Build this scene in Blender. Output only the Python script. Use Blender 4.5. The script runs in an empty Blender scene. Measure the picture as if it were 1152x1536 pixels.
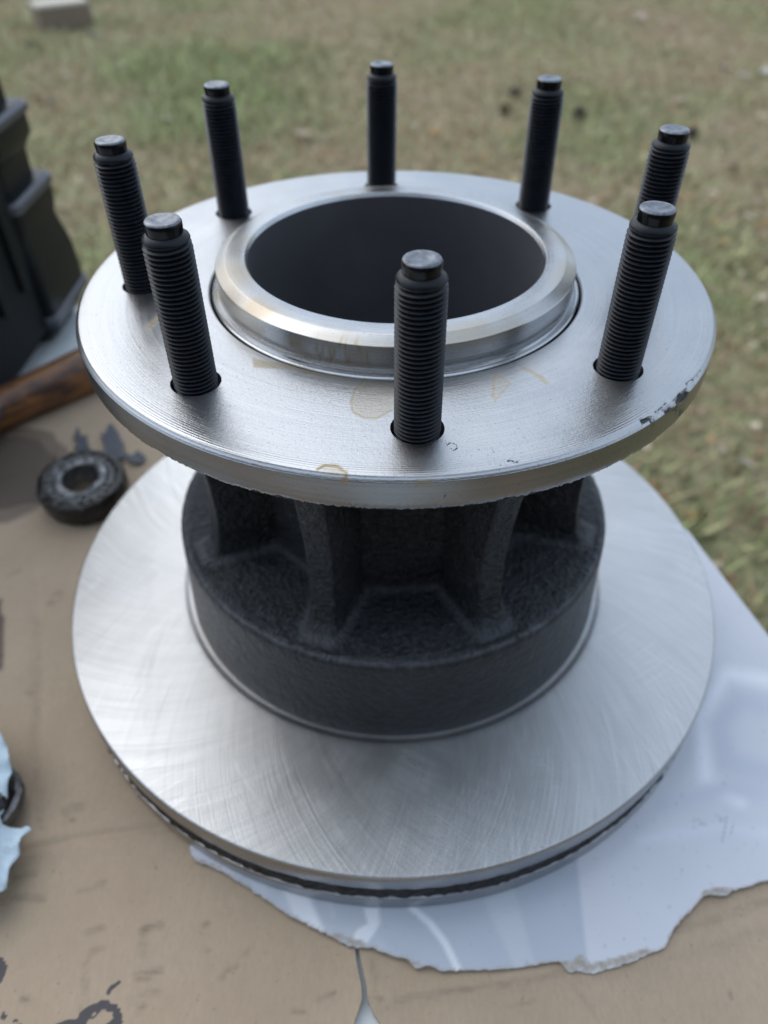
import bpy, math, random
import numpy as np
from mathutils import Matrix, Vector

random.seed(7)
RNG = np.random.default_rng(11)
SC = bpy.context.scene
COL = SC.collection

# ------------------------------------------------------------------ camera
ROOT_Z = 0.003                      # underside of the brake disc (top of the printed board)
PLATE_Z = ROOT_Z + 0.19618          # top face of the wheel flange
PW, PH, FPX = 1152.0, 1536.0, 1119.12
CAM = np.array([-0.001055, -0.283167, PLATE_Z + 0.137907])
yaw, pitch, roll = -0.01239, 0.7575, -0.0014
_f = np.array([math.sin(yaw)*math.cos(pitch), math.cos(yaw)*math.cos(pitch), -math.sin(pitch)])
_r = np.array([math.cos(yaw), -math.sin(yaw), 0.0])
_u = np.cross(_r, _f)
R3 = np.array([math.cos(roll)*_r + math.sin(roll)*_u, -math.sin(roll)*_r + math.cos(roll)*_u, _f])
cam_data = bpy.data.cameras.new('camera')
cam = bpy.data.objects.new('camera', cam_data)
COL.objects.link(cam)
M = Matrix.Identity(4)
for i in range(3):
    M[i][0], M[i][1], M[i][2], M[i][3] = R3[0][i], R3[1][i], -R3[2][i], CAM[i]
cam.matrix_world = M
cam_data.sensor_fit = 'VERTICAL'
cam_data.sensor_height = 36.0
cam_data.lens = FPX/PH*36.0
cam_data.clip_start = 0.01
cam_data.clip_end = 500.0
cam_data.dof.use_dof = True
cam_data.dof.focus_distance = 0.224
cam_data.dof.aperture_fstop = 7.9
SC.camera = cam

# ------------------------------------------------------------------ sky, sun, exposure
SUN_EL, SUN_AZ = math.radians(46), math.radians(-48)     # azimuth from +Y towards +X
world = bpy.data.worlds.new('World')
SC.world = world
world.use_nodes = True
wn = world.node_tree.nodes; wl = world.node_tree.links
wn.clear()
sky = wn.new('ShaderNodeTexSky'); sky.sky_type = 'NISHITA'; sky.sun_disc = False
sky.sun_elevation = SUN_EL; sky.sun_rotation = SUN_AZ
sky.air_density = 1.0; sky.dust_density = 3.0; sky.ozone_density = 1.0
mixw = wn.new('ShaderNodeMix'); mixw.data_type = 'RGBA'
mixw.inputs['Factor'].default_value = 0.7
wl.new(sky.outputs[0], mixw.inputs['A'])
mixw.inputs['B'].default_value = (7.5, 9.0, 11.1, 1)       # even cloud cover
bg = wn.new('ShaderNodeBackground'); bg.inputs['Strength'].default_value = 0.105
out = wn.new('ShaderNodeOutputWorld')
wl.new(mixw.outputs['Result'], bg.inputs['Color']); wl.new(bg.outputs[0], out.inputs[0])
sun_d = bpy.data.lights.new('sun', 'SUN'); sun_d.energy = 1.0; sun_d.angle = math.radians(70)
sun_d.color = (1.0, 0.97, 0.92)
sun = bpy.data.objects.new('sun', sun_d); COL.objects.link(sun)
sd = Vector((math.sin(SUN_AZ)*math.cos(SUN_EL), math.cos(SUN_AZ)*math.cos(SUN_EL), math.sin(SUN_EL)))
sun.rotation_euler = sd.to_track_quat('Z', 'Y').to_euler()
sun.location = (0, 0, 6)
SC.view_settings.view_transform = 'Standard'
SC.view_settings.look = 'None'
SC.view_settings.gamma = 1.0
SC.view_settings.exposure = 0.36
SC.view_settings.use_curve_mapping = False
SC.render.engine = 'CYCLES'
SC.cycles.max_bounces = 6
SC.cycles.use_denoising = True

# ------------------------------------------------------------------ helpers
def ray(u, v):
    return np.array([(u-PW/2)/FPX, -(v-PH/2)/FPX, 1.0]) @ R3
def at(u, v, z=0.0):
    """ground point at height z under an image measurement of the photograph"""
    d = ray(u, v)
    return CAM + (z-CAM[2])/d[2]*d
def px(P):
    q = (np.asarray(P, float)-CAM) @ R3.T
    return np.stack([PW/2+FPX*q[:, 0]/q[:, 2], PH/2-FPX*q[:, 1]/q[:, 2]], 1)

def link(o, parent=None):
    COL.objects.link(o)
    if parent is not None: o.parent = parent
    return o
def tag(o, label=None, cat=None, group=None, kind=None):
    if label: o['label'] = label
    if cat: o['category'] = cat
    if group: o['group'] = group
    if kind: o['kind'] = kind
    return o
def empty(name, loc=(0, 0, 0), rz=0.0):
    o = bpy.data.objects.new(name, None); o.empty_display_size = 0.02
    o.location = loc; o.rotation_euler = (0, 0, rz)
    return link(o)
def mesh(name, V, F, mat, parent=None, attrs=None, sharp=35, smooth=True, loc=None):
    """F: (n,k) array or list of index tuples"""
    me = bpy.data.meshes.new(name)
    V = np.asarray(V, np.float32)
    if isinstance(F, np.ndarray):
        n, k = F.shape
        me.vertices.add(len(V)); me.vertices.foreach_set('co', V.ravel())
        me.loops.add(n*k); me.loops.foreach_set('vertex_index', F.astype(np.int32).ravel())
        me.polygons.add(n); me.polygons.foreach_set('loop_start', np.arange(0, n*k, k, dtype=np.int32))
        me.update(calc_edges=True)
    else:
        me.from_pydata([tuple(map(float, v)) for v in V], [], [tuple(int(i) for i in f) for f in F]); me.update()
    if smooth:
        me.polygons.foreach_set('use_smooth', np.ones(len(me.polygons), bool))
        if sharp: me.set_sharp_from_angle(angle=math.radians(sharp))
    for an, val in (attrs or {}).items():
        val = np.asarray(val, np.float32)
        if val.ndim == 1:
            a = me.attributes.new(an, 'FLOAT', 'POINT'); a.data.foreach_set('value', val)
        else:
            a = me.attributes.new(an, 'FLOAT_COLOR', 'POINT')
            a.data.foreach_set('color', np.concatenate([val, np.ones((len(val), 1), np.float32)], 1).ravel())
    if mat: me.materials.append(mat)
    o = bpy.data.objects.new(name, me)
    if loc is not None: o.location = loc
    return link(o, parent)
def merge(*parts):
    VV, FF, n = [], [], 0
    for V, F in parts:
        VV.append(np.asarray(V, float)); FF += [tuple(int(i)+n for i in f) for f in F]; n += len(V)
    return np.concatenate(VV), FF
def gridfaces(nr, nc, wrap=True):
    """quads of an nr x nc vertex grid (row-major); wrap closes the columns"""
    c = np.arange(nc if wrap else nc-1); r = np.arange(nr-1)
    C, Rr = np.meshgrid(c, r)
    C2 = (C+1) % nc
    return np.stack([Rr*nc+C, Rr*nc+C2, (Rr+1)*nc+C2, (Rr+1)*nc+C], -1).reshape(-1, 4)
def lathe(prof, n=128, th=None):
    """profile of (radius, z), outward-facing when it runs from top to bottom"""
    prof = np.asarray(prof, float)
    th = np.linspace(0, 2*np.pi, n, endpoint=False) if th is None else th
    V = np.stack([prof[:, :1]*np.cos(th), prof[:, :1]*np.sin(th), np.repeat(prof[:, 1:], len(th), 1)], -1).reshape(-1, 3)
    return V, gridfaces(len(prof), len(th))[:, ::-1]
def box(c, s, ax=None):
    c = np.asarray(c, float); h = np.asarray(s, float)/2
    V = np.array([[x, y, z] for x in (-1, 1) for y in (-1, 1) for z in (-1, 1)])*h
    if ax is not None: V = V @ np.asarray(ax)
    F = [(0, 1, 3, 2), (4, 6, 7, 5), (0, 4, 5, 1), (2, 3, 7, 6), (0, 2, 6, 4), (1, 5, 7, 3)]
    return V+c, F
def bevel(o, w, seg=2):
    m = o.modifiers.new('bevel', 'BEVEL'); m.width = w; m.segments = seg; m.limit_method = 'ANGLE'
    return o
def segdist(P, line):
    d = np.full(len(P), 1e9)
    L = np.asarray(line, float)
    for a, b in zip(L[:-1], L[1:]):
        ab = b-a; t = np.clip(((P-a) @ ab)/max(ab @ ab, 1e-12), 0, 1)
        d = np.minimum(d, np.hypot(*(P-a-t[:, None]*ab).T))
    return d
def inside(P, poly):
    x, y = P[:, 0], P[:, 1]; r = np.zeros(len(P), bool)
    L = np.asarray(poly, float)
    for (x1, y1), (x2, y2) in zip(L, np.roll(L, -1, 0)):
        if y1 == y2: continue
        c = ((y1 > y) != (y2 > y)) & (x < (x2-x1)*(y-y1)/(y2-y1)+x1)
        r ^= c
    return r
def sdf(P, poly):
    L = np.asarray(poly, float)
    d = segdist(P, np.concatenate([L, L[:1]]))
    return np.where(inside(P, L), -d, d)
def sstep(e0, e1, x):
    t = np.clip((x-e0)/(e1-e0), 0, 1); return t*t*(3-2*t)
def vnoise(P, scale, seed=0, oct=3):
    """smooth value noise on 2-D points"""
    rg = np.random.default_rng(seed); T = rg.random((64, 64)); out = 0; amp = 1; tot = 0
    for o in range(oct):
        Q = P*scale*(2**o)+17.3*o; i = np.floor(Q).astype(int); f = Q-i; f = f*f*(3-2*f)
        a = T[i[:, 0] % 64, i[:, 1] % 64]; b = T[(i[:, 0]+1) % 64, i[:, 1] % 64]
        c = T[i[:, 0] % 64, (i[:, 1]+1) % 64]; d = T[(i[:, 0]+1) % 64, (i[:, 1]+1) % 64]
        out = out+amp*((a*(1-f[:, 0])+b*f[:, 0])*(1-f[:, 1])+(c*(1-f[:, 0])+d*f[:, 0])*f[:, 1]); tot += amp; amp *= .5
    return out/tot

# ---- node materials
class NM:
    def __init__(s, name):
        s.m = bpy.data.materials.new(name); s.m.use_nodes = True
        s.t = s.m.node_tree; s.t.nodes.clear()
        s.out = s.t.nodes.new('ShaderNodeOutputMaterial')
        s.b = s.t.nodes.new('ShaderNodeBsdfPrincipled'); s.t.links.new(s.b.outputs[0], s.out.inputs[0])
    def n(s, typ, ins=None, **kw):
        x = s.t.nodes.new('ShaderNode'+typ)
        for k, v in kw.items(): setattr(x, k, v)
        for k, v in (ins or {}).items():
            s.set(x.inputs[k], v)
        return x
    def set(s, sock, v):
        if hasattr(v, 'is_linked') or isinstance(v, bpy.types.NodeSocket): s.t.links.new(v, sock)
        elif isinstance(v, (tuple, list)) and len(v) == 3 and sock.type == 'RGBA': sock.default_value = (*v, 1)
        else: sock.default_value = v
    def p(s, **kw):
        for k, v in kw.items(): s.set(s.b.inputs[k.replace('_', ' ')], v)
        return s
    def obj(s): return s.n('TexCoord').outputs['Object']
    def noise(s, vec, scale, detail=3, rough=.55, dist=0, dim='3D'):
        x = s.n('TexNoise', {'Scale': scale, 'Detail': detail, 'Roughness': rough, 'Distortion': dist}, noise_dimensions=dim)
        if vec is not None: s.t.links.new(vec, x.inputs['Vector'])
        return x.outputs['Fac']
    def math(s, op, a, b=None, c=None, clamp=False):
        x = s.n('Math', operation=op, use_clamp=clamp)
        for i, v in enumerate((a, b, c)):
            if v is not None: s.set(x.inputs[i], v)
        return x.outputs[0]
    def mapr(s, v, a, b, c=0., d=1., smooth=False):
        x = s.n('MapRange', {0: v, 1: a, 2: b, 3: c, 4: d}, interpolation_type='SMOOTHSTEP' if smooth else 'LINEAR')
        return x.outputs[0]
    def mix(s, f, a, b, mode='MIX'):
        x = s.n('Mix', data_type='RGBA', blend_type=mode)
        s.set(x.inputs['Factor'], f); s.set(x.inputs['A'], a); s.set(x.inputs['B'], b)
        return x.outputs['Result']
    def attr(s, name): return s.n('Attribute', attribute_name=name).outputs['Fac']
    def attrc(s, name): return s.n('Attribute', attribute_name=name).outputs['Color']
    def bump(s, h, strength=.3, dist=.001, normal=None):
        i = {'Height': h, 'Strength': strength, 'Distance': dist}
        if normal is not None: i['Normal'] = normal
        return s.n('Bump', i).outputs[0]
    def vscale(s, vec, sc):
        x = s.n('Mapping', {'Scale': sc}); s.t.links.new(vec, x.inputs['Vector']); return x.outputs[0]
    def polar(s):
        x = s.n('SeparateXYZ', {0: s.obj()})
        r = s.math('SQRT', s.math('ADD', s.math('MULTIPLY', x.outputs[0], x.outputs[0]), s.math('MULTIPLY', x.outputs[1], x.outputs[1])))
        th = s.math('ARCTAN2', x.outputs[0], s.math('MULTIPLY', x.outputs[1], -1.0))
        return r, th, x.outputs[2]
    def comb(s, a, b, c=0.):
        return s.n('CombineXYZ', {0: a, 1: b, 2: c}).outputs[0]

def simple(name, col, rough=.5, metal=0., nscale=None, var=.25, bumps=None, spec=.5):
    m = NM(name); o = m.obj()
    if nscale:
        f = m.noise(o, nscale, 4)
        c = m.mix(m.mapr(f, .3, .7), tuple(x*(1-var) for x in col), tuple(min(1, x*(1+var)) for x in col))
        m.p(Base_Color=c)
        if bumps: m.p(Normal=m.bump(m.noise(o, bumps[0], 4), bumps[1], bumps[2]))
    else: m.p(Base_Color=col)
    m.p(Roughness=rough, Metallic=metal, Specular_IOR_Level=spec)
    return m.m

# turned steel of the flange and pilot ring
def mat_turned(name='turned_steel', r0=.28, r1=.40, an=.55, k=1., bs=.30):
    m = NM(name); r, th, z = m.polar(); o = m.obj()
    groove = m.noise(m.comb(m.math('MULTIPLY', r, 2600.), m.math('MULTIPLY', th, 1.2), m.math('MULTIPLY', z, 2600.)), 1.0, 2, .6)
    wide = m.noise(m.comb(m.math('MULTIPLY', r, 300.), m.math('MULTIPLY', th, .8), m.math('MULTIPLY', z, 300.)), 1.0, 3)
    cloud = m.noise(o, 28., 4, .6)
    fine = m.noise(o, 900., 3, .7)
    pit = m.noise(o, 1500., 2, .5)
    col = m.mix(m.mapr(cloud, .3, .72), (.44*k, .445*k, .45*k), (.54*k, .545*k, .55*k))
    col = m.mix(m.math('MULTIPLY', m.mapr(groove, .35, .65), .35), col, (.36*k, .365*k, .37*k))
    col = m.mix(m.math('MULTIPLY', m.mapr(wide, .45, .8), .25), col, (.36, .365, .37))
    col = m.mix(m.math('MULTIPLY', m.mapr(pit, .665, .71), .6), col, (.12, .12, .13))
    st = m.attr('stain')
    col = m.mix(m.math('MULTIPLY', st, .8, clamp=True), col, (.36, .27, .13))
    dk = m.mapr(m.math('ADD', m.attr('dark'), m.math('MULTIPLY', m.math('SUBTRACT', fine, .5), .8)), .4, .6)
    col = m.mix(m.math('MULTIPLY', dk, .92), col, (.028, .03, .033))
    rough = m.mapr(cloud, .3, .7, r0, r1)
    rough = m.math('ADD', rough, m.math('ADD', m.math('MULTIPLY', st, .2), m.math('MULTIPLY', dk, .35)), clamp=True)
    tan = m.n('Tangent', direction_type='RADIAL', axis='Z').outputs[0]
    ring = m.math('MULTIPLY', m.math('SINE', m.math('MULTIPLY', r, 6800.)), m.mapr(r, .1165, .1195))
    nrm = m.bump(m.math('ADD', m.math('MULTIPLY', ring, .16), m.math('ADD', m.math('MULTIPLY', groove, .6), m.math('MULTIPLY', m.math('MULTIPLY', fine, .7), m.math('ADD', 1., m.math('MULTIPLY', dk, 4.))))), bs, .0004)
    m.p(Specular_IOR_Level=.25, Base_Color=col, Metallic=m.math('SUBTRACT', 1., dk), Roughness=rough, Anisotropic=an, Tangent=tan, Normal=nrm)
    return m.m
def mat_disc():
    m = NM('ground_disc_steel'); r, th, z = m.polar(); o = m.obj()
    def fam(k, N, q, seed):
        a = m.math('ADD', th, m.math('MULTIPLY', r, k))
        return m.noise(m.comb(m.math('MULTIPLY', a, N), m.math('MULTIPLY', r, q), seed), 1.0, 2, .65)
    f1 = fam(6., 200., 8., 1.); f2 = fam(-6.5, 230., 8., 7.); f3 = fam(2.2, 170., 8., 13.); f4 = fam(-13., 190., 12., 19.); f5 = fam(4., 34., 5., 31.)
    mk = m.noise(o, 22., 2); mk2 = m.noise(m.vscale(o, (1.3, .8, 1.)), 30., 2)
    w3 = m.mapr(mk, .45, .6); w4 = m.mapr(mk2, .5, .62)
    h = m.math('ADD', m.math('ADD', f1, m.math('ADD', f2, m.math('MULTIPLY', f5, .3))), m.math('ADD', m.math('MULTIPLY', f3, w3), m.math('MULTIPLY', f4, w4)))
    lines = m.math('ADD', m.math('MULTIPLY', m.mapr(f3, .55, .68), w3), m.math('MULTIPLY', m.mapr(f4, .55, .68), w4))
    lines = m.math('ADD', lines, m.math('MULTIPLY', m.mapr(f2, .62, .75), .7), clamp=True)
    cloud = m.noise(o, 18., 4, .6)
    col = m.mix(m.mapr(cloud, .3, .7), (.48, .48, .475), (.57, .572, .57))
    col = m.mix(m.math('MULTIPLY', m.mapr(f1, .38, .62), .4), col, (.35, .355, .355))
    col = m.mix(m.math('MULTIPLY', m.mapr(f5, .4, .65), .22), col, (.36, .365, .36))
    col = m.mix(m.math('MULTIPLY', lines, .55), col, (.70, .705, .71))
    rough = m.math('ADD', m.mapr(cloud, .3, .7, .33, .42), m.math('MULTIPLY', m.math('SUBTRACT', f1, .5), .25))
    tan = m.n('Tangent', direction_type='RADIAL', axis='Z').outputs[0]
    m.p(Base_Color=col, Metallic=1., Roughness=rough, Anisotropic=.3, Anisotropic_Rotation=.25, Tangent=tan,
        Normal=m.bump(h, .45, .00022))
    return m.m
def mat_cast(name='cast_iron', base=(.026, .029, .034), bs=1., rough=.45):
    m = NM(name); o = m.obj()
    g1 = m.noise(o, 460., 3, .7); g2 = m.noise(o, 190., 4, .6); g3 = m.noise(o, 50., 3)
    col = m.mix(m.mapr(g3, .3, .7), tuple(x*.7 for x in base), tuple(x*1.35 for x in base))
    col = m.mix(m.math('MULTIPLY', m.mapr(g1, .52, .74), .75), col, tuple(x*3.4 for x in base))
    col = m.mix(m.mapr(g1, .48, .32), col, tuple(x*.3 for x in base))
    ed = m.math('MULTIPLY', m.attr('edge'), m.mapr(g2, .3, .6, .5, 1.))
    col = m.mix(ed, col, (.125, .132, .145))
    h = m.math('ADD', g1, m.math('MULTIPLY', g2, 1.2))
    m.p(Base_Color=col, Metallic=.1, Roughness=m.mapr(g1, .3, .7, rough-.12, rough+.12), Specular_IOR_Level=.38,
        Normal=m.bump(h, bs, .0022))
    return m.m
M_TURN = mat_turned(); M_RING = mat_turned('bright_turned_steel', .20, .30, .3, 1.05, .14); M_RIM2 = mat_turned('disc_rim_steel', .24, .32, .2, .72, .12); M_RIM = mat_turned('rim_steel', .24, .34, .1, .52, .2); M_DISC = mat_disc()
M_CAST = mat_cast(); M_CASTW = mat_cast('cast_iron_wall', (.020, .0215, .025), .35, .40)
M_CASTDK = mat_cast('vent_core_iron', (.022, .022, .024), 1., .6)
M_BORE = simple('bore_iron', (.15, .154, .165), .48, .6, 40., .10, (900., .12, .0004))

# ------------------------------------------------------------------ lawn (structure)
GZ = -0.76
def lawn_material():
    m = NM('lawn_soil'); o = m.obj()
    a = m.noise(o, 1.3, 4, .6); b = m.noise(o, 14., 4, .7); c = m.noise(o, 90., 3, .7)
    col = m.mix(m.mapr(a, .38, .62), (.31, .25, .165), (.22, .25, .115))
    col = m.mix(m.mapr(b, .45, .7), col, (.33, .265, .18))
    col = m.mix(m.math('MULTIPLY', m.mapr(c, .5, .75), .5), col, (.09, .07, .05))
    m.p(Base_Color=col, Roughness=.95, Specular_IOR_Level=.1, Normal=m.bump(m.math('ADD', b, c), .8, .01))
    return m.m
gx = np.linspace(-1, 1, 90); gx = np.sign(gx)*np.abs(gx)**3*160
GX, GY = np.meshgrid(gx, gx)
P2 = np.stack([GX.ravel(), GY.ravel()], 1)
lawn_h = lambda P: (vnoise(P, .9, 3)-.5)*.06*np.clip(1.2-np.hypot(P[:, 0], P[:, 1])/60, 0, 1)
V = np.concatenate([P2, (GZ+lawn_h(P2))[:, None]], 1)
tag(mesh('lawn', V, gridfaces(90, 90, False), lawn_material(), sharp=None), 'patchy mossy lawn strewn with brown pine straw', kind='structure')

# grass blades, pine straw and litter over the part of the lawn near the table
def scatter(n, y0=0.2, y1=7.2, dens=1.0):
    t = RNG.random(n)**dens; y = y0+(y1-y0)*t
    x = (RNG.random(n)*2-1)*(1.1+.42*y)
    return np.stack([x, y], 1)
greenness = lambda P: np.clip(vnoise(P, 1.1, 5, 4)*2.0-.42 - .6*sstep(.3, 1.6, P[:, 0])*sstep(3.2, 1.0, P[:, 1]), 0, 1)
def attr_mat(name, rough=.8, transl=0.):
    m = NM(name); m.p(Base_Color=m.attrc('tint'), Roughness=rough, Specular_IOR_Level=.2)
    return m.m
N = 130000
Pg = scatter(N, dens=.75); g = greenness(Pg); keep = RNG.random(N) < .25+.75*g; Pg, g = Pg[keep], g[keep]; n = len(Pg)
zz = GZ+lawn_h(Pg); a = RNG.random(n)*2*np.pi; hgt = .014+.042*RNG.random(n)*(.5+g); w = .0024+.0030*RNG.random(n); lean = hgt*(.3+1.1*RNG.random(n))
dx = np.stack([np.cos(a), np.sin(a)], 1); nx = np.stack([-np.sin(a), np.cos(a)], 1)
b3 = np.concatenate([Pg, zz[:, None]], 1)
v0 = b3.copy(); v0[:, :2] += nx*w[:, None]; v1 = b3.copy(); v1[:, :2] -= nx*w[:, None]
v2 = b3.copy(); v2[:, :2] += dx*lean[:, None]; v2[:, 2] += hgt
V = np.stack([v0, v1, v2], 1).reshape(-1, 3)
mixv = np.clip(g*1.2+RNG.normal(0, .25, n), 0, 1)[:, None]
tint = (1-mixv)*np.array([.54, .46, .29])+mixv*np.array([.36, .395, .185]); tint *= (.55+.75*RNG.random(n)**1.5+.8*(RNG.random(n) < .05))[:, None]
tag(mesh('grass', V, np.arange(3*n).reshape(-1, 3), attr_mat('grass_blade'), attrs={'tint': np.repeat(tint, 3, 0)}, smooth=False),
    'short patchy green grass growing in the lawn', kind='stuff')
# pine straw
N = 26000
Pn = scatter(N, dens=.7); g = greenness(Pn); keep = RNG.random(N) < 1.1-g; Pn = Pn[keep]; n = len(Pn)
a = RNG.random(n)*np.pi; L = .03+.07*RNG.random(n); zz = GZ+lawn_h(Pn)+.004+.016*RNG.random(n); tl = RNG.normal(0, .006, n)
d = np.stack([np.cos(a), np.sin(a)], 1)*L[:, None]; nn = np.stack([-np.sin(a), np.cos(a)], 1)*.0012
V = np.zeros((n, 4, 3)); V[:, 0, :2] = Pn-d-nn; V[:, 1, :2] = Pn+d-nn; V[:, 2, :2] = Pn+d+nn; V[:, 3, :2] = Pn-d+nn
V[:, :, 2] = zz[:, None]; V[:, 1:3, 2] += tl[:, None]; V[:, (0, 3), 2] -= tl[:, None]
tint = np.array([.33, .21, .125])*(.6+.9*RNG.random(n))[:, None]
tag(mesh('pine_straw', V.reshape(-1, 3), np.arange(4*n).reshape(-1, 4), attr_mat('pine_straw'), attrs={'tint': np.repeat(tint, 4, 0)}, smooth=False),
    'brown fallen pine needles scattered over the lawn', kind='stuff')
# small leaf litter
N = 5200
Pn = scatter(N, dens=.8); n = N; a = RNG.random(n)*6.28; L = (.008+.016*RNG.random(n)); zz = GZ+lawn_h(Pn)+.012
V = np.zeros((n, 4, 3))
for k, (sx, sy) in enumerate(((-1, 0), (0, -.6), (1, 0), (0, .6))):
    V[:, k, 0] = Pn[:, 0]+L*(sx*np.cos(a)-sy*np.sin(a)); V[:, k, 1] = Pn[:, 1]+L*(sx*np.sin(a)+sy*np.cos(a))
    V[:, k, 2] = zz+RNG.normal(0, .006, n)
cols = 1.3*np.array([[.30, .22, .15], [.22, .14, .08], [.42, .35, .27], [.17, .12, .085], [.34, .2, .09]])
tint = cols[RNG.integers(0, 5, n)]*(.7+.5*RNG.random(n))[:, None]
tag(mesh('leaf_litter', V.reshape(-1, 3), np.arange(4*n).reshape(-1, 4), attr_mat('leaf_litter'), attrs={'tint': np.repeat(tint, 4, 0)}, smooth=False),
    'small bits of dry leaf litter lying in the grass', kind='stuff')

# ------------------------------------------------------------------ table
M_TABLE = simple('table_plastic', (.62, .66, .66), .45, 0, 40., .06, (500., .1, .0005))
M_LEGS = simple('table_leg_steel', (.25, .26, .27), .4, .6)
table = empty('folding_table', (-.56, -.17, -.004)); tag(table, 'white plastic folding table under the cardboard sheet', 'table')
TX0, TX1, TY0, TY1 = -1.26, .14, -.72, .362
bevel(mesh('tabletop', *box(((TX0+TX1)/2+.56, (TY0+TY1)/2+.17, -.0205), (TX1-TX0, TY1-TY0, .041)), M_TABLE, table, smooth=False), .008, 3)
def tube(a, b, r, n=12):
    a, b = np.array(a, float), np.array(b, float); d = b-a; L = np.linalg.norm(d); d /= L
    u = np.cross(d, [0, 0, 1]) if abs(d[2]) < .9 else np.cross(d, [1, 0, 0]); u /= np.linalg.norm(u); v = np.cross(d, u)
    th = np.linspace(0, 2*np.pi, n, endpoint=False); ring = np.cos(th)[:, None]*u+np.sin(th)[:, None]*v
    V = np.concatenate([a+ring*r, b+ring*r])
    F = [(i, (i+1) % n, n+(i+1) % n, n+i) for i in range(n)]+[tuple(range(n))[::-1], tuple(range(n, 2*n))]
    return V, F
for x in (TX0+.15, TX1-.15):
    for y in (TY0+.12, TY1-.12):
        mesh('leg', *tube((x+.56, y+.17, -.04), (x+.56, y+.17, GZ+.004+.004), .014), M_LEGS, table)

# ------------------------------------------------------------------ added unseen board fence behind the camera: blocks light, darkens the steel's reflections
fence = empty('unseen_blocker_fence', (0, -1.5, GZ)); tag(fence, 'added dark board fence out of view behind the camera, blocking light', 'fence')
M_BLOCKER = simple('blocker_wood', (.085, .070, .055), .85, 0, 5., .2, (40., .2, .003))
fb = None
for k in range(46):
    if fb is None:
        fb = mesh('blocker_board', *box((0, 0, 1.1), (.19, .02, 2.2)), M_BLOCKER, fence, smooth=False, loc=(-4.5, 0, 0))
    else:
        d = fb.copy(); link(d, fence); d.location = (-4.5+.2*k, .004*(k % 3), .006*((k*7) % 5))
for z in (.45, 1.75): mesh('blocker_rail', *box((0, -.045, z), (9.3, .05, .09)), M_BLOCKER, fence, smooth=False)

# ------------------------------------------------------------------ sheets (cardboard)
def sheet(poly, step, thick, zfun, jitter=0.):
    """solid sheet with outline poly: returns V, F, n_top"""
    L = np.asarray(poly, float)
    lo, hi = L.min(0)-step*1.5, L.max(0)+step*1.5
    nx_, ny_ = int((hi[0]-lo[0])/step)+1, int((hi[1]-lo[1])/step)+1
    X, Y = np.meshgrid(lo[0]+step*np.arange(nx_), lo[1]+step*np.arange(ny_)); P = np.stack([X.ravel(), Y.ravel()], 1)
    s = sdf(P, L); F = gridfaces(ny_, nx_, False)
    F = F[(sdf(P[F].mean(1), L) < 0) & (s[F] < step*.9).all(1)]
    used = np.unique(F); rem = np.full(len(P), -1); rem[used] = np.arange(len(used)); F = rem[F]; P = P[used]; s = s[used]
    edges = {}
    E = np.concatenate([F[:, [0, 1]], F[:, [1, 2]], F[:, [2, 3]], F[:, [3, 0]]])
    key = np.sort(E, 1); k = key[:, 0].astype(np.int64)*len(P)+key[:, 1]
    uq, idx, cnt = np.unique(k, return_index=True, return_counts=True)
    BE = E[idx[cnt == 1]]
    bv = np.unique(BE)
    # snap boundary vertices to the outline
    Q = P[bv]; best = np.full(len(bv), 1e9); tgt = Q.copy()
    C = np.concatenate([L, L[:1]])
    for a, b in zip(C[:-1], C[1:]):
        ab = b-a; t = np.clip(((Q-a) @ ab)/(ab @ ab), 0, 1); pt = a+t[:, None]*ab; dd = np.hypot(*(Q-pt).T)
        m_ = dd < best; best[m_] = dd[m_]; tgt[m_] = pt[m_]
    P[bv] = tgt
    z = zfun(P)
    n = len(P)
    V = np.concatenate([np.concatenate([P, z[:, None]], 1), np.concatenate([P, (z-thick)[:, None]], 1)])
    F2 = np.concatenate([F, (F+n)[:, ::-1], np.stack([BE[:, 1], BE[:, 0], BE[:, 0]+n, BE[:, 1]+n], 1)])
    return V, F2, n

def mat_cardboard():
    m = NM('brown_cardboard'); o = m.obj()
    fib = m.noise(m.vscale(o, (1., .35, 1.)), 700., 4, .7); cl = m.noise(o, 14., 4, .6); sp = m.noise(o, 420., 3, .6)
    flute = m.noise(m.comb(0., m.math('MULTIPLY', m.n('SeparateXYZ', {0: o}).outputs[1], 160.), 0.), 1., 1)
    col = m.mix(m.mapr(cl, .3, .7), (.40, .302, .208), (.475, .368, .262))
    col = m.mix(m.math('MULTIPLY', m.mapr(fib, .35, .7), .5), col, (.34, .27, .195))
    col = m.mix(m.math('MULTIPLY', m.mapr(sp, .66, .74), .45), col, (.16, .115, .075))
    wob = m.math('MULTIPLY', m.math('SUBTRACT', m.noise(o, 260., 4, .7), .5), .9)
    oil = m.mapr(m.math('ADD', m.attr('oil'), m.math('MULTIPLY', wob, .25)), .25, .75)
    col = m.mix(m.math('MULTIPLY', oil, .86), col, (.085, .063, .054))
    sm = m.math('MULTIPLY', m.attr('smudge'), m.mapr(m.noise(m.vscale(o, (.5, 1.5, 1.)), 160., 4, .7), .32, .62))
    col = m.mix(m.math('MULTIPLY', sm, .72, clamp=True), col, (.10, .078, .062))
    ink = m.mapr(m.math('ADD', m.attr('ink'), m.math('MULTIPLY', wob, .45)), .36, .64)
    col = m.mix(m.math('MULTIPLY', ink, .9), col, (.040, .042, .054))
    rough = m.math('SUBTRACT', .85, m.math('ADD', m.math('MULTIPLY', oil, .35), m.math('MULTIPLY', ink, .25)))
    h = m.math('ADD', m.math('MULTIPLY', fib, 1.), m.math('MULTIPLY', flute, 1.4))
    m.p(Base_Color=col, Roughness=rough, Specular_IOR_Level=.3, Normal=m.bump(h, .22, .0006))
    return m.m
A2 = lambda u, v, z=0.: at(u, v, z)[:2]
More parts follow.
